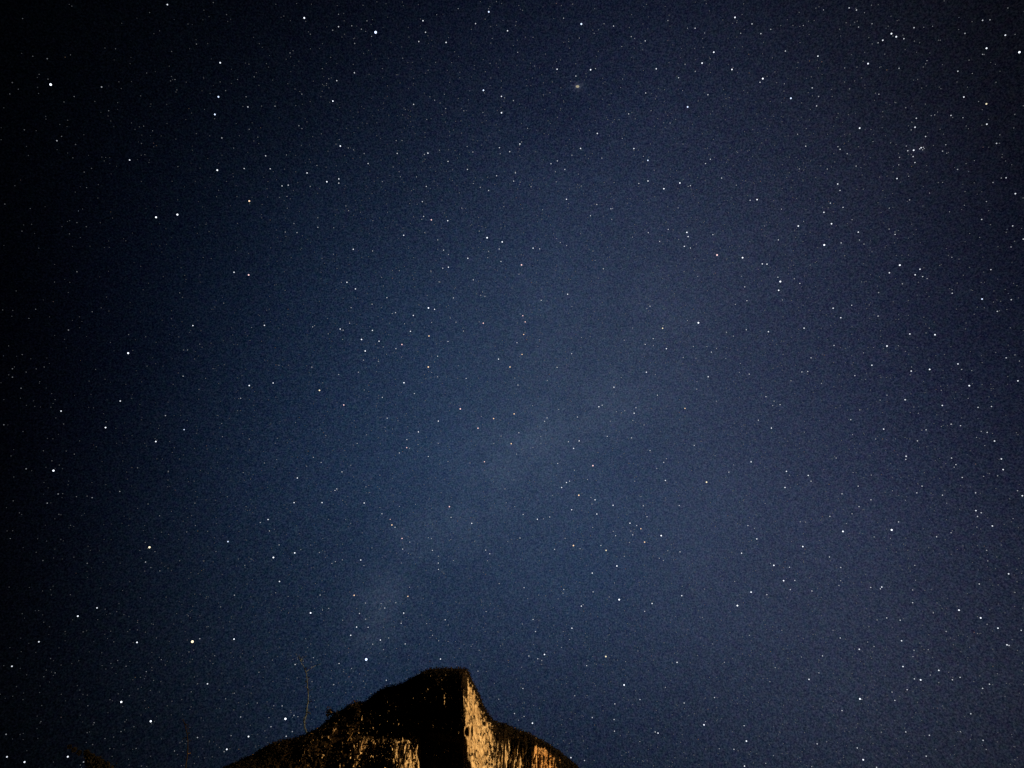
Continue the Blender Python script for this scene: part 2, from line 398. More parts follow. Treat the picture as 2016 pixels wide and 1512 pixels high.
# ------------------------------------------------------------------ tubes for stems
def tube(points, radii, seg=7):
    pts = [Vector(map(float, p)) for p in points]; verts = []; faces = []
    for i, p in enumerate(pts):
        t = (pts[min(i + 1, len(pts) - 1)] - pts[max(i - 1, 0)]).normalized()
        x = t.cross(Vector((0, 1, 0.05))).normalized(); y = t.cross(x)
        for k in range(seg):
            a = 2 * math.pi * k / seg; verts.append(tuple(p + (x * math.cos(a) + y * math.sin(a)) * radii[i]))
    for i in range(len(pts) - 1):
        for k in range(seg):
            faces.append((i * seg + k, i * seg + (k + 1) % seg, (i + 1) * seg + (k + 1) % seg, (i + 1) * seg + k))
    faces.append(tuple(range(seg))[::-1]); faces.append(tuple((len(pts) - 1) * seg + k for k in range(seg)))
    return verts, faces
def join(parts):
    V = []; Fs = []
    for v, f in parts:
        o_ = len(V); V += list(v); Fs += [tuple(i + o_ for i in x) for x in f]
    return V, Fs
def dense(path, n):
    p = np.array(path, float); d_ = np.concatenate([[0], np.cumsum(np.linalg.norm(np.diff(p, axis=0), axis=1))])
    t = np.linspace(0, d_[-1], n); return np.stack([np.interp(t, d_, p[:, k]) for k in range(p.shape[1])], 1)
def local(verts, base): return [tuple(np.array(v) - base) for v in verts]

# 1. tall bare sapling on the left shoulder
def sapling(name, label, path, Yd, r0, r1, branches, leaf_n, leaf_sz, mat, twigs, seed, leaf_mats, fleck_share):
    rg = np.random.default_rng(seed)
    path = dense(path, 26)
    base = at(path[0][0], path[0][1], Yd); root = empty(name, base); tag(root, label, 'tree')
    P3 = [at(u + rg.normal() * .25, v, Yd) + np.array([0, rg.normal() * .03, 0]) for u, v in path]
    rad = np.linspace(r0, r1, len(P3)) * rg.uniform(.8, 1.25, len(P3))
    v, f = tube(P3, rad); mesh_obj('trunk', local(v, base), f, mat, root)
    tips = list(P3)
    for br in branches:
        bp = dense(br, 9); B3 = [at(u + rg.normal() * .3, vv, Yd + .12 * k * rg.uniform(-.2, 1)) for k, (u, vv) in enumerate(bp)]
        v, f = tube(B3, np.linspace(r1 * 1.25, r1 * .45, len(B3)), 5); mesh_obj('branch', local(v, base), f, mat, root); tips += B3
    tw = []; ends = []
    for k in range(twigs):
        p0 = np.array(tips[rg.integers(3, 26) if rg.random() < .68 else rg.integers(26, len(tips))]); dr = rg.normal(size=3) * np.array([1, 1, .5]); dr[2] = abs(dr[2]) + .1; dr /= np.linalg.norm(dr)
        ln = rg.uniform(.12, .42); p1 = p0 + dr * ln; v, f = tube([p0, (p0 + p1) / 2 + rg.normal(size=3) * .03, p1], [r1 * .6, r1 * .5, r1 * .3], 4); mesh_obj('twig', local(v, base), f, mat, root); ends += [p1, (p0 + p1) / 2]
    ce = np.array(ends)[rg.integers(0, len(ends), leaf_n)] + rg.normal(size=(leaf_n, 3)) * .07
    v, f = leaf_quads(ce, np.full(leaf_n, leaf_sz), rg)
    mesh_obj('foliage', v - base, f, leaf_mats, root, mat_idx=(rg.random(len(f)) < fleck_share).astype(int))
    return root
sapling('bare_tree', 'tall thin bare tree forking at its top, standing on the left slope of the crag',
        [(607,1450),(603,1440),(599,1428),(600,1418),(603,1408),(604,1395),(606,1385),(607,1370),(606,1355),(605,1340),(603,1327),(600,1318)], 93.0,
        .09, .045, [[(601,1321),(597,1311),(592,1301),(588,1294),(582,1286)], [(602,1323),(609,1318),(616,1313),(624,1309),(632,1307)], [(591,1301),(597,1296),(603,1291)], [(604,1402),(610,1404),(613,1407)], [(600,1430),(597,1420),(598,1412)], [(606,1446),(609,1438),(611,1434)]],
        170, .11, M_bark, 72, 3, [M_leaf, M_fleck], .02)
sapling('thin_sapling', 'thin dark leafless sapling rising from the bottom edge, left of the crag',
        [(365,1560),(366,1530),(366,1510),(367,1500),(369,1490),(370,1470),(369.5,1455),(368,1444),(366,1434),(363,1424),(360,1417)], 90.0,
          .075, .04, [[(369,1452),(363,1453),(357,1457)], [(369,1459),(373,1458.5),(376,1458)], [(368,1446),(371,1445),(375,1443)], [(366,1432),(369,1430),(372,1428)], [(368,1494),(362,1495)]],
        40, .11, M_bark2, 14, 4, [M_leaf, M_fleck], .12)
# small shrub on the shoulder
def shrub(name, label, u0, v0, Yd, spots, n, sz, seed):
    rg = np.random.default_rng(seed); base = at(u0, v0, Yd); root = empty(name, base); tag(root, label, 'shrub')
    st = []; ce = []
    for (u, v, r) in spots:
        tip = at(u, v, Yd + rg.normal() * .15); mid = (base + tip) / 2 + rg.normal(size=3) * .06
        st.append(tube([base, mid, tip], [.06, .045, .02], 5)); m = r * .0575
        ce.append(tip + rg.normal(size=(n, 3)) * m * .55)
    v, f = join(st); mesh_obj('stems', local(v, base), f, M_bark2, root)
    v, f = leaf_quads(np.concatenate(ce), np.full(n * len(spots), sz), rg)
    mesh_obj('foliage', v - base, f, [M_leaf, M_fleck], root, mat_idx=(rg.random(len(f)) < .05).astype(int))
shrub('shrub', 'small twiggy shrub poking above the skyline right of the tall bare tree', 657, 1412, 92.6,
      [(648,1399,5),(652,1404,5),(646,1407,4),(658,1407,3)], 45, .15, 8)
shrub('shrub', 'low rounded bush on the crag skyline halfway up the left slope', 702, 1394, 91.5,
      [(694,1388,6),(701,1386,6),(708,1387,5),(713,1389,4),(686,1392,5)], 70, .15, 9)
shrub('shrub', 'ragged low bush right beside the small twiggy shrub on the skyline', 668, 1408, 92.2,
      [(662,1406,4),(668,1403,4),(675,1399,4)], 60, .14, 12)

# pale bare stem leaning on the left face
def stem_on_face(pts, Yd, r, label):
    b = at(*pts[0], Yd); t_ = dense(pts, 8)
    root_pts = [at(u, v, Yd - .1 * k) for k, (u, v) in enumerate(t_)]
    v, f = tube(root_pts, np.linspace(r, r * .5, 8), 6)
    o = mesh_obj('dead_branch', local(v, b), f, M_fleck); o.location = tuple(b); tag(o, label, 'branch')
stem_on_face([(684,1458),(686,1454),(690,1449),(694,1443)], 88.6, .09, 'short pale leaning branch on the dark left face of the crag')

# 3. leafy tree whose dark crown top just enters at the lower left
def leafy_tree():
    rg = np.random.default_rng(21); Yd = 42.0
    top = at(168, 1478, Yd); bx, bz = at(150, 1640, Yd)[0], 0.0
    base = np.array([bx + .3, Yd, -.1]); root = empty('leafy_tree', base)
    tag(root, 'dark leafy tree whose crown top just shows at the lower left edge', 'tree')
    H = top[2] - .9
    trunk = [(0, 0, 0), (.1, .05, H * .25), (-.05, 0, H * .5), (.1, 0, H * .72), (top[0] - base[0] + .2, 0, H * .93)]
    v, f = tube(trunk, [.26, .21, .16, .1, .03], 9); mesh_obj('trunk', v, f, M_bark2, root)
    blobs = []; lim = []
    for k in range(15):
        h = H * (.42 + .45 * rg.random()); a = rg.uniform(0, 6.28); R = 2.6 * math.sqrt(max(.05, 1 - ((h / H - .62) / .38) ** 2))
        e = np.array([math.cos(a) * R * rg.uniform(.5, 1), math.sin(a) * R * rg.uniform(.5, 1), h])
        s0 = np.array([0.05, 0, h * .75]); lim.append(tube([s0, (s0 + e) / 2 + rg.normal(size=3) * .15, e], [.08, .05, .02], 5)); blobs.append((e, rg.uniform(.5, .95), 700))
    for (u, v2, r) in ((170,1482,.07),(174,1487,.11),(181,1493,.15),(189,1498,.17),(197,1505,.18),(204,1512,.2),(180,1503,.2),(190,1512,.3),(174,1498,.12),(156,1482,.06),(146,1476,.05),(137,1470,.04),(180,1514,.2),(204,1524,.4),(190,1530,.4)):
        p = at(u, v2, Yd) - base; blobs.append((p, r, int(120 + 900 * r)))
        s0 = np.array([p[0] * .5, 0, H * .8]); lim.append(tube([s0, (s0 + p) / 2 + rg.normal(size=3) * .05, p], [.02, .014, .006], 5)) if r > .14 else None
    v, f = join(lim); mesh_obj('branch', v, f, M_bark2, root)
    ce = np.concatenate([b[0] + rg.normal(size=(b[2], 3)) * b[1] * .5 for b in blobs])
    v, f = leaf_quads(ce, np.full(len(ce), .12), rg)
    mesh_obj('crown', v, f, [M_leaf2, M_fleck], root, mat_idx=(rg.random(len(f)) < .004).astype(int))
leafy_tree()

# ------------------------------------------------------------------ stars
STARS = """0 0|1318,36,5;1178,99,2;1680,20,1;1784,115,1;1257,243,1;1547,347,3;1351,405,2;1734,494,5;910,384,2;372,462,3;308,585,2;378,623,2;399,666,8;97,650,2;144,702,1;77,740,2;304,736,2;800,685,4;584,760,3;504,803,2;1378,626,3;1350,602,1;1343,637,1;1393,708,1;1108,755,2;1777,714,2;1870,626,2;1734,645,1;1720,762,6b;1692,901,6b;1690,935,1;1952,842,3;1938,762,2;1610,862,2;927,808,2;856,872,3;851,913,2;1036,968,2;1131,993,2;1063,1018,1;1202,1030,3;192,1022,2;485,1074,3;448,1108,4;595,1138,2;1114,1130,2;1211,1156,1;1962,1018,2;1652,1070,2;1747,1086,3;1840,1166,2;1385,1095,1;1021,1260,5;1112,1222,2;1141,1218,1;832,1240,2;721,1326,2;663,1355,1;574,1243,1;1711,1340,6;1923,1327,3;1575,1324,2;1401,1312,1;682,1477,3;258,443,1;555,432,1;178,146,1;2002,605,1;1155,575,1;1546,1052,1
504 0|380,141,6;650,112,2;650,210,3;604,238,2;754,203,2;830,230,2;864,247,1;874,164,2;942,254,9b;910,286,2;1315,163,4;1423,116,2;1592,68,2;1833,93,6b;1981,242,4;1729,186,3;1497,334,4;1335,254,3;1282,327,3;777,342,2;777,300,1;428,269,1;268,417,2;292,400,1;1860,302,1;1156,458,2;1415,491,2;1355,553,2;995,540,1;775,573,3;636,635,3;522,540,1;573,620,1;555,658,1;575,692,1;361,741,2;605,796,5;150,836,2;1791,711,6b;1933,759,4;1958,770,1;1933,888,5;1787,885,2;1637,873,2;1407,789,2;1369,762,1;1483,743,1;1241,822,3;1175,862,1;1345,940,2;1494,855,2;338,990,2;362,1013,2;515,1054,1;655,1100,2;664,1150,5;630,1135,1;727,1165,2;768,1180,2;852,1209,2;567,1190,1;883,1288,3;240,1220,2;76,1227,3;15,1080,2;112,1329,3;480,1303,2;402,1362,4;558,1431,5;652,1409,4;652,1442,3;205,1464,3;254,1458,3;427,1468,2;1112,1208,3;1104,1107,2;1150,1107,2;1354,1206,4;1326,1216,2;1512,1271,3;1663,1153,2;1708,1197,2;1917,1163,3;1923,1211,2;1998,1194,3;1665,1334,3;1445,1183,1;1264,1393,2;1137,1391,2;1127,1352,2;995,1430,2;1341,1468,3;1711,1445,2;1895,1384,3;1766,1475,2;1832,1500,3;1080,1315,2;1155,905,1;1331,1080,1
1008 0|406,143,2;546,189,7b;800,205,3;725,187,1;647,262,2;447,327,1;530,300,1;939,288,2;966,302,1;1049,322,3;865,367,2;1442,222,3;1382,222,2;1228,162,2;1756,137,5;1890,188,3;1960,265,3;1801,262,2;1516,260,2;1589,411,5;1560,463,1;1497,497,5;1363,506,2;1136,542,4;1732,547,5;1975,619,6;1953,648,3;1312,612,3;1443,562,2;355,545,4;619,549,5;657,540,2;503,599,3;463,640,1;872,622,2;855,690,1;1053,732,3;45,412,2;178,520,1;1344,714,2;1543,746,3;1129,779,1;1383,842,6b;11,792,2;1095,871,2;919,897,3;843,943,2;1245,969,2;1195,967,1;1289,940,1;123,1010,2;672,1051,4;532,1031,1;62,1134,4;75,1118,1;868,1090,2;540,1169,4;960,1170,4;1347,1134,1;472,1222,2;357,1267,3;307,1289,3;708,1245,2;1035,1231,2;1070,1263,5b;1562,1254,3;1524,1288,3;1777,1202,1;416,1334,3;342,1353,2;27,1361,3;13,1426,3;64,1434,2;348,1432,2;522,1371,1;1071,1425,4;999,1445,3;1322,1441,5;1405,1462,3;1387,1468,2;1196,1486,5;1651,1402,3;545,1465,2;150,1470,2;1766,1458,2;804,1437,1;1120,1340,1
1512 0|639,62,3;697,79,3;760,100,1;437,78,2;278,201,2;819,187,2;713,213,2;22,231,2;972,265,5;1010,289,5;1070,305,3;904,317,4;867,337,2;137,402,3;393,442,4;788,501,5;920,426,1;1690,160,3;1748,156,2;1150,218,3;1296,207,1;1551,263,2;1869,277,5;1721,380,6;1980,411,7;1690,428,2;1252,478,2;1032,538,2;604,535,1;1495,561,3;1609,579,1;128,660,2;348,692,3;126,717,1;180,774,6b;398,760,2;383,834,3;873,742,2;642,700,1;1542,764,4;1720,818,6y;1658,800,1;1085,848,1;1285,911,2;1313,905,2;1336,882,1;1441,909,3;1723,978,4;1535,927,2;1168,931,3;722,1009,5;1158,1002,4;1128,1023,1;1241,1075,3;233,1057,2;301,1013,1;1147,1183,5;1101,1187,3;1206,1163,4;1195,1172,3;1223,1160,2;1218,1180,2;1230,1170,2;1089,1150,2;1143,1233,3;1157,1280,3;1036,1239,2;1030,1298,2;1408,1206,2;1375,1190,2;1400,1140,2;827,1115,2;966,1125,1;551,1155,2;568,1176,3;624,1210,2;297,1151,3;1800,1129,3;1493,1334,2;1875,1400,3;1837,1402,2;1772,1437,2;1016,1406,4;1108,1388,2;467,1331,2;694,1308,2;247,1330,2;549,1449,4;567,1500,3;1375,1436,1;1625,1265,1
0 378|38,95,2;238,130,1;173,308,2;618,149,3b;650,134,2;606,241,2;680,273,2;547,330,1;632,359,2;306,442,2;1229,199,7;1397,178,7;1622,254,1;1307,290,1;1963,71,7o;606,628,3;430,709,2;127,779,2;1170,718,2;1455,656,2;1843,632,4;1958,653,6r;1415,794,3;1437,830,2;1762,875,2;281,923,3;228,995,3;21,929,2;726,943,3;797,912,1;539,1087,4;1013,1123,3;870,1185,1;1148,1140,1;1519,1052,5;1408,1141,2;1573,1198,2;1477,1244,3;1009,1269,7;1046,1247,2;1982,1067,2;68,1212,2;175,1280,1;98,1392,3;113,1378,2;285,1393,2;348,1378,2;98,1458,3;206,1418,2;313,1494,2;1158,1371,3;1442,1450,4;753,1397,2;1619,1467,1;1678,1390,1;1350,998,1
504 378|186,42,2;244,35,2;246,127,2;299,248,2;323,320,3;231,315,2;487,203,2;487,278,3;612,282,2;708,110,2;729,147,2;822,159,2;1310,76,3;1035,159,2;1621,126,2;1320,192,3;1305,215,1;1381,219,5r;1510,226,4;921,226,2;1163,341,4;1328,320,1;1820,360,6;1939,393,5;1952,115,2;1915,449,3;1758,308,2;1431,377,2;766,451,4;918,464,3;1477,458,3;1516,492,2;1668,522,4;1825,517,2;1831,467,2;1929,547,3;1471,600,3;1515,592,4;1128,620,2;1377,622,2;638,603,1;610,490,2;520,522,1;672,711,2;716,711,4;990,672,2;1003,740,2;783,763,4;229,775,1;1711,692,3;1442,708,2;1555,834,3;1803,822,2;1783,787,2;1770,813,2;1348,814,1;1031,832,3;914,883,3;749,911,3;1358,913,6;1406,924,4;1099,950,3;1073,957,2;1239,972,4;66,1050,4;446,1062,3;461,1052,2;562,997,2;737,1033,3;663,1079,4;686,1088,3;917,1090,4;897,1062,2;1170,1038,2;1529,992,2;1575,1025,2;1383,1027,2;1757,1023,2;1790,1033,5r;1362,1134,5o;1216,1097,4;1634,1095,2;831,1161,5;969,1175,4;1149,1201,5r;1102,1234,3;860,1252,5;682,1161,2;569,1117,2;847,1324,3;1430,1293,3;1512,1177,3;1910,1316,4;2000,1378,5o;1357,1378,6o;181,1365,2;440,1379,3;255,1364,1;1146,1300,2;964,1333,2;807,1419,3;651,1437,3;949,1415,1;1384,1421,2;1655,1468,3;1430,1455,2;135,1504,4;1165,1502,5;1592,1368,2;526,1503,2;1080,1267,1;1002,1220,2;1028,1278,1;68,1323,1;1407,1338,1
1008 378|429,57,4;447,93,2;241,140,2;668,98,3;618,187,3;779,132,3;792,130,2;786,215,2;1308,125,2;1930,60,5;1875,65,3;1230,294,3;1073,320,3;1377,318,5;1387,351,4;1357,428,4;1313,373,1;1405,441,3;1452,410,2;1163,389,3;949,355,2;1582,336,3;1597,330,1;1988,268,2;539,328,1;353,367,2;380,398,2;166,442,4;218,448,3;75,574,6r;638,465,2;430,422,2;719,605,3;1615,496,7r;1816,517,6;1971,566,4;2008,568,4;55,647,2;654,539,2;1440,527,1;679,678,1;1355,627,1;1463,665,2;1806,663,2;1833,747,3;438,805,4;230,853,3;276,858,1;1087,899,3;1062,918,2;1075,937,1;1850,856,3;1759,885,2;472,902,2;64,960,2;85,974,4r;104,1023,4r;1468,1030,7;1186,1073,5y;1190,1053,2;1382,1012,2;92,1122,4o;216,1163,2;39,1187,3;1112,1155,3;1049,1200,3;1216,1234,4;1113,1208,2;1428,1217,2;1689,1105,2;1845,1085,3;1743,1135,2;204,1215,2;884,1167,2;615,1139,1;548,1145,2;951,1071,2;79,1279,4o;470,1273,3;355,1382,3;1058,1419,4;1128,1438,2;1570,1261,3;1610,1232,2;1449,1308,2;1545,1455,4;1348,1303,2;1868,1434,3;1684,1311,2;1792,1420,2;278,1484,2;860,1461,2;22,1465,2;1798,1350,2;1535,1217,2;1457,1494,2
1512 378|1948,13,4;1272,8,2;491,88,3;591,121,3;440,160,4;106,135,2;239,268,5;500,250,5;281,231,2;1430,156,2;1683,216,3;1115,62,2;1547,104,1;711,316,4;955,127,2;1001,334,3;1000,315,1;662,218,2;82,377,3;443,417,7;576,401,3;721,378,2;756,410,2;1927,267,3;1914,433,2;2011,371,3;1720,75,2;954,292,2;1667,357,1;1038,576,6;956,636,4;1197,608,4;1159,652,4;1218,666,3;1253,682,2;1228,597,1;1448,514,2;332,575,2;602,503,1;1755,611,3;97,705,7;78,671,3;84,774,5;251,720,3;114,850,2;207,683,2;1058,723,2;1451,797,3;1450,770,1;1686,843,6b;1916,848,3;1806,940,3;1775,867,1;871,792,2;659,892,3;513,915,4;573,990,4;284,1072,4;867,977,3;737,708,1;797,889,1;1315,1124,5;1117,1118,4;937,1213,5;1026,1211,2;520,1208,3;339,1306,3;752,1267,2;818,1364,4;1496,1354,5;1273,1397,5;1128,1410,4;1130,1378,2;1525,1397,2;1605,1407,2;267,1417,3;313,1413,3;684,1446,3;1968,1487,5;1876,1306,3;1980,1331,2;1120,1440,1;181,1487,2;118,1278,2;3,1100,4;1082,1255,1;767,1475,1;832,1225,1;1945,1283,1;1245,1110,1;1270,1072,1;421,1507,2
0 756|166,33,3;947,134,5;481,213,5;440,267,2;501,315,2;434,123,1;30,321,3;831,343,6;836,298,3;1303,249,4;1450,359,5b;1227,453,6;758,494,2;627,448,1;342,526,1;585,552,3;521,528,1;409,605,2;467,638,1;206,668,4;421,682,7;1083,660,3;1325,687,3;541,765,2;724,776,2;943,846,4;458,866,4;494,863,2;602,887,3;686,883,2;726,895,4;372,938,4;104,920,2;153,1015,1;464,1026,2;1535,938,3;1350,1002,2;1257,1038,3;1538,1115,3;1470,1165,1;1635,1160,2;1177,1286,8y;1144,1247,2;1795,1241,5b;1701,1320,2;1146,1402,4;1101,1310,1;1220,1320,1;81,1217,3;687,1412,3;1259,1472,3;1928,1428,2;1977,1378,2;1877,1378,1;1895,112,3;1963,12,5;1746,311,2;1752,415,2;1871,210,1;1963,433,2;1529,765,1;1710,247,1;1915,697,2;1790,888,1;338,1390,1;1188,1445,1;1938,965,1;555,1113,1;1166,945,1;1567,42,1;1415,1392,1
504 756|500,50,6y;691,165,5r;852,47,2;995,105,3;1609,196,6r;1247,75,3;1871,272,5o;1748,348,5r;1436,292,4;1033,269,3;1774,255,2;1118,290,1;1279,377,4;1188,438,3;1276,477,2;1187,501,4r;1208,506,2;1129,543,3;1016,341,2;1021,370,2;871,400,2;2010,470,5o;1799,612,4r;1873,468,2;1512,610,2;1357,571,3;1435,467,2;167,427,2;151,466,2;312,303,2;550,406,2;797,468,2;452,577,3;513,618,3;399,647,2;66,622,2;163,595,2;747,640,2;677,692,3;326,740,4;636,826,3;622,838,3;591,848,2;866,810,2;300,934,4;520,934,4;852,937,4;1523,966,5r;976,972,2;992,1022,3;1057,1066,3r;1070,1110,5o;1095,1128,3;1129,963,2;1256,947,2;1458,857,2;1536,1050,3;1699,1097,4;1961,826,2;1970,935,2;1150,1216,4r;1155,1300,3;1211,1245,2;1382,1217,2;1357,1210,2;1389,1310,3;1535,1225,2;1436,1356,2;1436,1410,3;1437,1460,3;1200,1333,2;1809,1308,3;1841,1337,3;1823,1392,2;1554,1390,2;1723,1238,1;95,1067,4;34,1091,3;106,1157,3;182,1267,3;144,1145,1;305,1330,5;353,1303,2;499,1327,2;137,1366,6;825,1386,4;625,1399,2;680,1385,2;598,1413,2;431,1268,2;850,1430,2;1144,1410,2;913,1290,1;746,1097,1;706,1067,1;1685,622,2;1930,410,2;976,718,1;895,855,1;1075,355,1;683,915,1;1983,1240,2;1870,770,1
1008 756|803,25,4;805,78,2;47,8,3;1145,88,3;1362,192,4o;976,187,3;962,230,4;888,211,2;822,218,2;861,225,1;710,167,3;684,179,4;515,260,3;276,267,3;257,294,3;162,170,2;17,235,5o;1455,40,2;1610,135,2;2000,100,3;1940,285,3;368,200,2;54,384,3;227,413,2;774,293,2;952,287,2;1040,322,2;975,302,1;529,448,4;485,507,4;444,455,3;165,500,2;36,552,2;228,467,1;941,424,3;750,412,3;1087,524,3;1435,483,3;1195,617,3;1216,588,2;1140,665,2;360,626,3;637,643,6r;492,679,2;1708,694,3;1883,613,4;1532,773,6y;1208,760,4;1220,780,1;429,776,4;453,765,3;391,815,4;526,876,6o;654,912,4;622,893,2;630,945,2;796,955,4;470,990,4;1016,885,2;1034,959,3;1087,932,1;1317,957,3;1210,897,1;668,1024,4;200,1065,4;248,1062,2;297,1047,3;88,1027,3;1053,1025,2;1063,1045,3;929,1096,4;982,1115,3;1015,1140,4o;951,1188,3;816,1195,3;936,1158,2;797,1160,2;1175,1194,6;1044,1245,5o;926,1248,2;484,1272,6o;536,1297,2;335,1302,3;700,1272,3;741,1310,5y;884,1357,2;1227,1313,2;1323,1322,3;1858,1115,3;1909,1137,2;1928,1220,4;1808,1332,4;63,1213,3;418,1215,2;826,1433,5;632,1489,4;1160,1372,2;1735,842,1;1745,637,2;1600,565,1;636,1130,2;1532,1434,1;967,765,2;595,752,2;320,877,2;350,718,1;1192,1390,2;15,755,2;22,965,2;1993,940,2;1255,1265,1;1272,1385,1
1512 756|1585,13,6;937,88,2;1080,124,4;883,127,2;1373,169,4;1576,113,2;1654,184,3;1760,177,3;48,135,2;37,170,2;95,163,3;1149,181,2;1183,230,2;534,188,1;723,204,2;652,281,3;27,347,4;286,379,2;911,355,4;666,399,2;1245,361,3;1212,363,1;1365,335,1;1442,316,3;1516,328,3;1679,373,2;1726,381,3;1642,420,2;1784,449,4;848,433,2;1003,433,1;1177,448,3;1708,485,2;1088,569,4;1085,594,3;1446,583,3;1480,635,3;1466,655,2;1838,590,4;1852,674,4;1808,723,2;1698,727,2;1530,736,3;145,688,4;170,718,2;317,720,4;339,765,3;134,815,4;710,804,3;583,865,3;811,912,3;813,717,2;670,697,2;771,710,1;980,841,2;1213,804,3;1172,857,3;1082,915,2;1374,875,3;1635,857,3;2003,880,4;1408,938,2;717,966,3;1637,997,4;1679,1014,3;1650,1043,3;1645,1127,2;1767,1118,4;662,1022,2;487,1042,3;1028,1086,3;974,1149,7;965,1215,2;590,1161,6;618,1098,2;295,1087,2;254,1085,2;274,1280,5;484,1362,3;46,1428,5;169,1443,3;573,1445,3;1328,1203,3;1442,1171,2;836,1204,2;1156,1428,2;1895,1495,4;1731,1393,2;1722,1310,2;1930,1060,2;1965,840,2;1745,705,1;20,1413,2;537,583,2;1365,50,1;288,293,1;186,1240,1
0 1134|72,87,2;554,147,1;1106,172,1;1846,151,3;1738,243,2;305,272,2;764,251,5;613,316,6;828,261,1;770,344,2;976,305,2;1482,314,3;389,400,1;1639,398,1;306,518,5;1079,523,6;1515,517,9y;1573,494,4;1843,497,5;1488,598,2;1691,628,2;927,665,2;1270,659,3;993,710,3;1152,753,3;398,650,2;30,706,2;94,711,5;434,763,3;345,793,2;1267,832,2;1677,690,2;1634,849,5;1557,848,2;1506,912,2;312,918,2;1845,923,2;955,992,7;692,1022,2;1187,1144,7;1777,967,2;1895,1110,3;322,1147,2;741,1155,1;1055,1187,2;953,1225,2;48,1247,4;1555,1272,4;1820,1257,2;1957,1264,5;1786,1365,5;1765,1383,2;1374,1378,3;1072,1358,2;55,1424,5;193,1465,6;534,1423,6;658,1465,4;1787,1502,4;827,1280,1;655,440,1;1210,822,1
504 1134|185,43,4;155,132,2;253,160,2;505,150,2;773,152,5o;1196,160,4o;1209,88,2;430,291,6;524,268,2;573,255,2;815,295,3;862,213,2;985,217,2;1014,252,3;1101,210,2;1163,292,4;1490,345,3;883,404,3;792,402,4;863,340,2;1143,372,3;683,348,2;1344,375,2;1514,385,2;746,467,4;980,504,4;1045,488,2;919,537,2;1175,535,3;1390,467,2;1439,510,2;1513,515,1;1570,517,1;1638,537,1;1694,553,2;1757,584,2;868,657,9b;1453,654,4;1004,580,2;654,689,3;452,643,2;753,728,2;308,697,3;129,662,2;23,758,2;1026,821,3;846,828,1;1748,749,2;441,832,1;232,1125,8;118,1187,3;102,1115,2;286,1225,2;238,1262,3;10,1000,2;140,1022,2;206,1023,2;299,1098,2;330,1108,2;1812,280,2;1915,60,2;612,855,2;1378,428,1;1877,845,1;1912,970,2;1925,550,1;70,1220,2;68,715,1
1008 1134|95,92,3;408,106,3;402,135,2;546,237,4;560,225,2;639,125,3;844,186,7;765,165,2;807,55,2;1103,216,4;1045,278,3;1337,155,4;1340,80,2;1775,233,6;1883,127,5;2007,147,3;1754,43,2;363,180,2;210,150,1;124,178,1;472,411,4;403,438,2;185,437,3;166,342,3;81,378,2;212,352,1;171,540,1;390,562,2;256,618,5;203,652,3;133,630,3;235,665,2;599,668,1;588,706,3;739,634,6y;895,675,2;1300,680,4;1262,685,1;1580,535,2;1870,467,2;1287,318,1;1460,625,1;1672,680,2;883,858,6;1208,877,2;810,1007,3;1008,973,3;1356,1000,3;1595,957,3;632,1115,3;804,1130,3;807,1222,3;1150,1237,4;1128,1228,3;1512,1172,5;1525,1147,2;1828,1179,3;1846,1300,5;1748,1365,3;1632,1360,2;494,943,2;591,940,1;86,886,3;153,930,1;19,1083,3;95,1106,2;52,1135,2;161,1159,5;464,1430,4;571,1453,3;1831,1497,4;1007,1304,2;1393,1100,1;992,590,2;736,517,1;1500,327,1;1515,103,1;1998,1475,2;77,718,2;454,500,2
1512 1134|123,37,5;211,35,3;176,107,3;346,118,3;572,37,2;559,75,2;809,90,3;896,87,4;885,101,3;1163,33,2;1139,110,2;1139,210,3;1664,63,3;1945,130,2;1504,269,6;1302,290,2;1675,330,6;1725,380,2;1811,411,4;1994,428,3;935,330,3;1041,348,3;859,346,2;795,400,2;512,427,2;1403,437,2;569,488,3;1052,510,4;719,577,4;785,520,2;835,555,2;1150,585,2;429,629,3;263,638,2;1063,713,4;1345,743,4;1882,542,4;1898,547,3;1278,780,2;1153,810,3;1202,818,5;1513,798,3;1452,817,3;1345,840,1;1744,852,3;1690,885,3;1096,895,3;977,914,2;323,814,4;15,832,2;724,968,6;739,972,2;999,980,3;583,1060,3;1597,1085,3;401,763,2;109,427,2;57,722,2;1271,1254,3;1085,1228,3;1694,1294,3;387,1322,3;462,1306,1;703,1354,3;750,1447,5;743,1365,1;1246,1419,3;345,1502,2;855,1507,3;1515,1225,2;42,1415,2;1718,1365,2;893,1230,1;1142,635,2;1262,580,2;1650,453,1;1807,770,1"""
TINT = {'w': (.86, .91, 1.0), 'b': (.62, .74, 1.0), 'r': (1.0, .66, .66), 'o': (1.0, .70, .46), 'y': (1.0, .88, .60)}
CNAME = {'w': 'white', 'b': 'bluish', 'r': 'reddish', 'o': 'orange', 'y': 'yellowish'}
DIA = {9: 2.3, 8: 1.9, 7: 1.65, 6: 1.5, 5: 1.35, 4: 1.2, 3: 1.15, 2: 1.0, 1: .95}
LUM = {9: 1.8, 8: 1.6, 7: 1.5, 6: 1.35, 5: 1.15, 4: .85, 3: .52, 2: .30, 1: .18}
SNAME = {9: 'brilliant', 8: 'brilliant', 7: 'very bright', 6: 'bright', 5: 'clear', 4: 'small', 3: 'faint'}
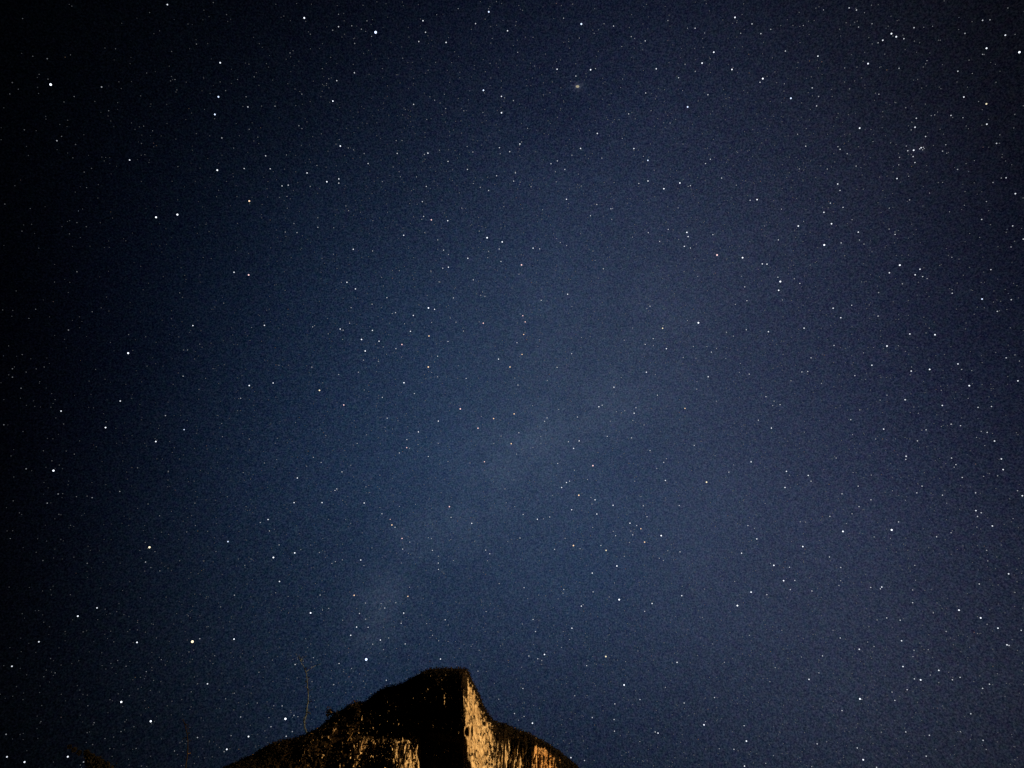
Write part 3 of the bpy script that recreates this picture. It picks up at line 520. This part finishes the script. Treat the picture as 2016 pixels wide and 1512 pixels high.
def star_mat(m, c, dim=1.0):
    mt = bpy.data.materials.new('starlight_%d%s' % (m, c)); mt.use_nodes = True; nt = mt.node_tree
    for n_ in list(nt.nodes): nt.nodes.remove(n_)
    e = nt.nodes.new('ShaderNodeEmission'); o_ = nt.nodes.new('ShaderNodeOutputMaterial'); nt.links.new(e.outputs[0], o_.inputs[0])
    e.inputs[0].default_value = (*TINT[c], 1); e.inputs[1].default_value = dim * LUM[m] * (.8 if c in 'roy' and m >= 5 else 1.0)
    mt.cycles.emission_sampling = 'NONE'
    return mt
mats = {}
def smat(m, c, dim=1.0):
    if (m, c, dim) not in mats: mats[(m, c, dim)] = star_mat(m, c, dim)
    return mats[(m, c, dim)]
stars = []
for line in STARS.strip().splitlines():
    hd, body = line.split('|'); ox, oy = map(int, hd.split())
    for it in body.split(';'):
        x, y, mc = it.split(','); m = int(mc[0]); c = mc[1] if len(mc) > 1 else 'w'
        u_ = ox + int(x) / 4
        if (u_ < 420 and 1 < m <= 6) or (u_ > 1850 and 4 < m <= 6): m -= 1
        stars.append((u_, oy + int(y) / 4, m, c))
uniq = []
for s_ in sorted(stars, key=lambda q: -q[2]):
    if all(abs(s_[0] - q[0]) + abs(s_[1] - q[1]) > 3.0 for q in uniq): uniq.append(s_)
NIND = 300
ind = uniq[:NIND]; rest = uniq[NIND:]
R_STAR = 9000.0
# unit ball (octahedron split once)
import bmesh
def ball(sub):
    bm = bmesh.new(); bmesh.ops.create_icosphere(bm, subdivisions=sub, radius=1.0)
    v = np.array([x.co[:] for x in bm.verts]); f = [[q.index for q in x.verts] for x in bm.faces]; bm.free(); return v, f
BV, BF = ball(2); SV0, SF0 = ball(1)
SPECIAL = {
 (740, 64): 'brilliant bluish star near the top edge, the largest of the upper sky',
 (721, 1298): 'brilliant bluish star just above the left skyline of the crag, largest of the low sky',
 (379, 1263): 'brilliant yellowish star low on the left with a small star close at its upper right',
 (562, 1415): 'brilliant white star close to the left of the tall bare tree foot',
 (100, 166): 'brilliant white star alone in the black upper left corner of the sky',
 (294, 1078): 'brilliant yellowish star in the dark sky of the lower left quarter',
 (307, 428): 'left star of the level pair of very bright white stars, upper left',
 (349, 422): 'right star of the level pair of very bright white stars, upper left',
 (491, 396): 'very bright orange star alone in the upper left quarter',
 (1412, 502): 'very bright reddish star at the west end of the bright zigzag right of centre',
 (1375, 635): 'very bright white star at the bottom of the zigzag right of centre',
 (2007, 103): 'very bright white star at the right edge near the top corner',
}
ico = {}
seen = set()
for (u, v, m, c) in ind:
    dm = .6 if (m <= 3 and u < 450) else 1.0  # faint stars near the left edge dimmed to follow the vignette
    key = (m, c, dm)
    sx = DIA[m] / 2 / (1024 * FPX / 2016) * R_STAR
    if key not in ico:
        me = bpy.data.meshes.new('star'); me.from_pydata([tuple(q * sx) for q in BV], [], BF); me.materials.append(smat(m, c, dm)); me.update(); ico[key] = me
    o = bpy.data.objects.new('star', ico[key]); COL.objects.link(o)
    w = ray(u, v); w = w / np.linalg.norm(w); o.location = tuple(EYE + w * R_STAR)
    lab = None
    for (a, b), t in SPECIAL.items():
        if abs(a - u) < 3 and abs(b - v) < 3: lab = t
    if lab is None:
        for nd in (0, 1):
            pu, pv = ('%.*f' % (nd, u / 20.16)), ('%.*f' % (nd, v / 15.12))
            lab = '%s %s star %s percent across from the left and %s percent down' % (SNAME[m], CNAME[c], pu, pv)
            if lab not in seen: break
    seen.add(lab)
    tag(o, lab, 'star', 'stars of the night sky')
# galaxy: a soft oval core
w = ray(1137, 170.3); w /= np.linalg.norm(w)
mt = star_mat(4, 'y'); mt.node_tree.nodes['Emission'].inputs[1].default_value = .38
sx = 1.25 / (1024 * FPX / 2016) * R_STAR
o = mesh_obj('galaxy', [tuple(q * sx * np.array([1.35, .9, .85])) for q in BV], BF, mt); o.location = tuple(EYE + w * R_STAR)
tag(o, 'small hazy oval galaxy glow in the upper sky right of centre', 'galaxy')
# every fainter star, far past counting, as one star field
rg = np.random.default_rng(99)
faint = [(u, v, m, c) for u, v, m, c in rest]
NF = 9500
uu = rg.uniform(-300, 2316, NF); vv = rg.uniform(-300, 1620, NF)
for a, b in zip(uu, vv):
    dark = smooth(-100, 1000, a + .25 * b) * (1 - .45 * smooth(1500, 2000, a)) * (1 - .4 * smooth(0, 1, 1 - b / 300))
    if rg.random() > .06 + .94 * float(dark): continue
    faint.append((a, b, 0, 'w' if rg.random() < .93 else rg.choice(['b', 'b', 'r', 'o'])))
DIA[0] = .9; LUM[0] = .11
inframe = lambda a, b: 0 <= a <= 2016 and 0 <= b <= 1512
for a, b in zip(rg.uniform(-900, 2900, 900), rg.uniform(-900, 1500, 900)):
    if not (-20 < a < 2036 and -20 < b): faint.append((a, b, int(rg.choice([1, 2, 3, 4])), 'w'))
mlist = []; MV = []; MF = []; MI = []; off = 0
for (u, v, m, c) in faint:
    dm = .38 if u + .25 * v < 520 else (.62 if u + .25 * v < 900 else 1.0)  # star field dimmed towards the left for the lens vignette
    if (m, c, dm) not in mlist: mlist.append((m, c, dm))
    w = ray(u, v); w = w / np.linalg.norm(w); jit = rg.uniform(.75, 1.2) if m <= 2 else 1
    sx = DIA[m] * jit / 2 / (1024 * FPX / 2016) * R_STAR * 1.01
    MV.append(EYE + w * R_STAR * 1.01 + SV0 * sx); MF += [[i + off for i in q] for q in SF0]; off += len(SV0); MI += [mlist.index((m, c, dm))] * len(SF0)
o = mesh_obj('star_field', np.concatenate(MV), np.array(MF), [smat(*k) for k in mlist], mat_idx=MI)
tag(o, 'field of countless faint stars scattered over the whole night sky', 'star field', kind='stuff')
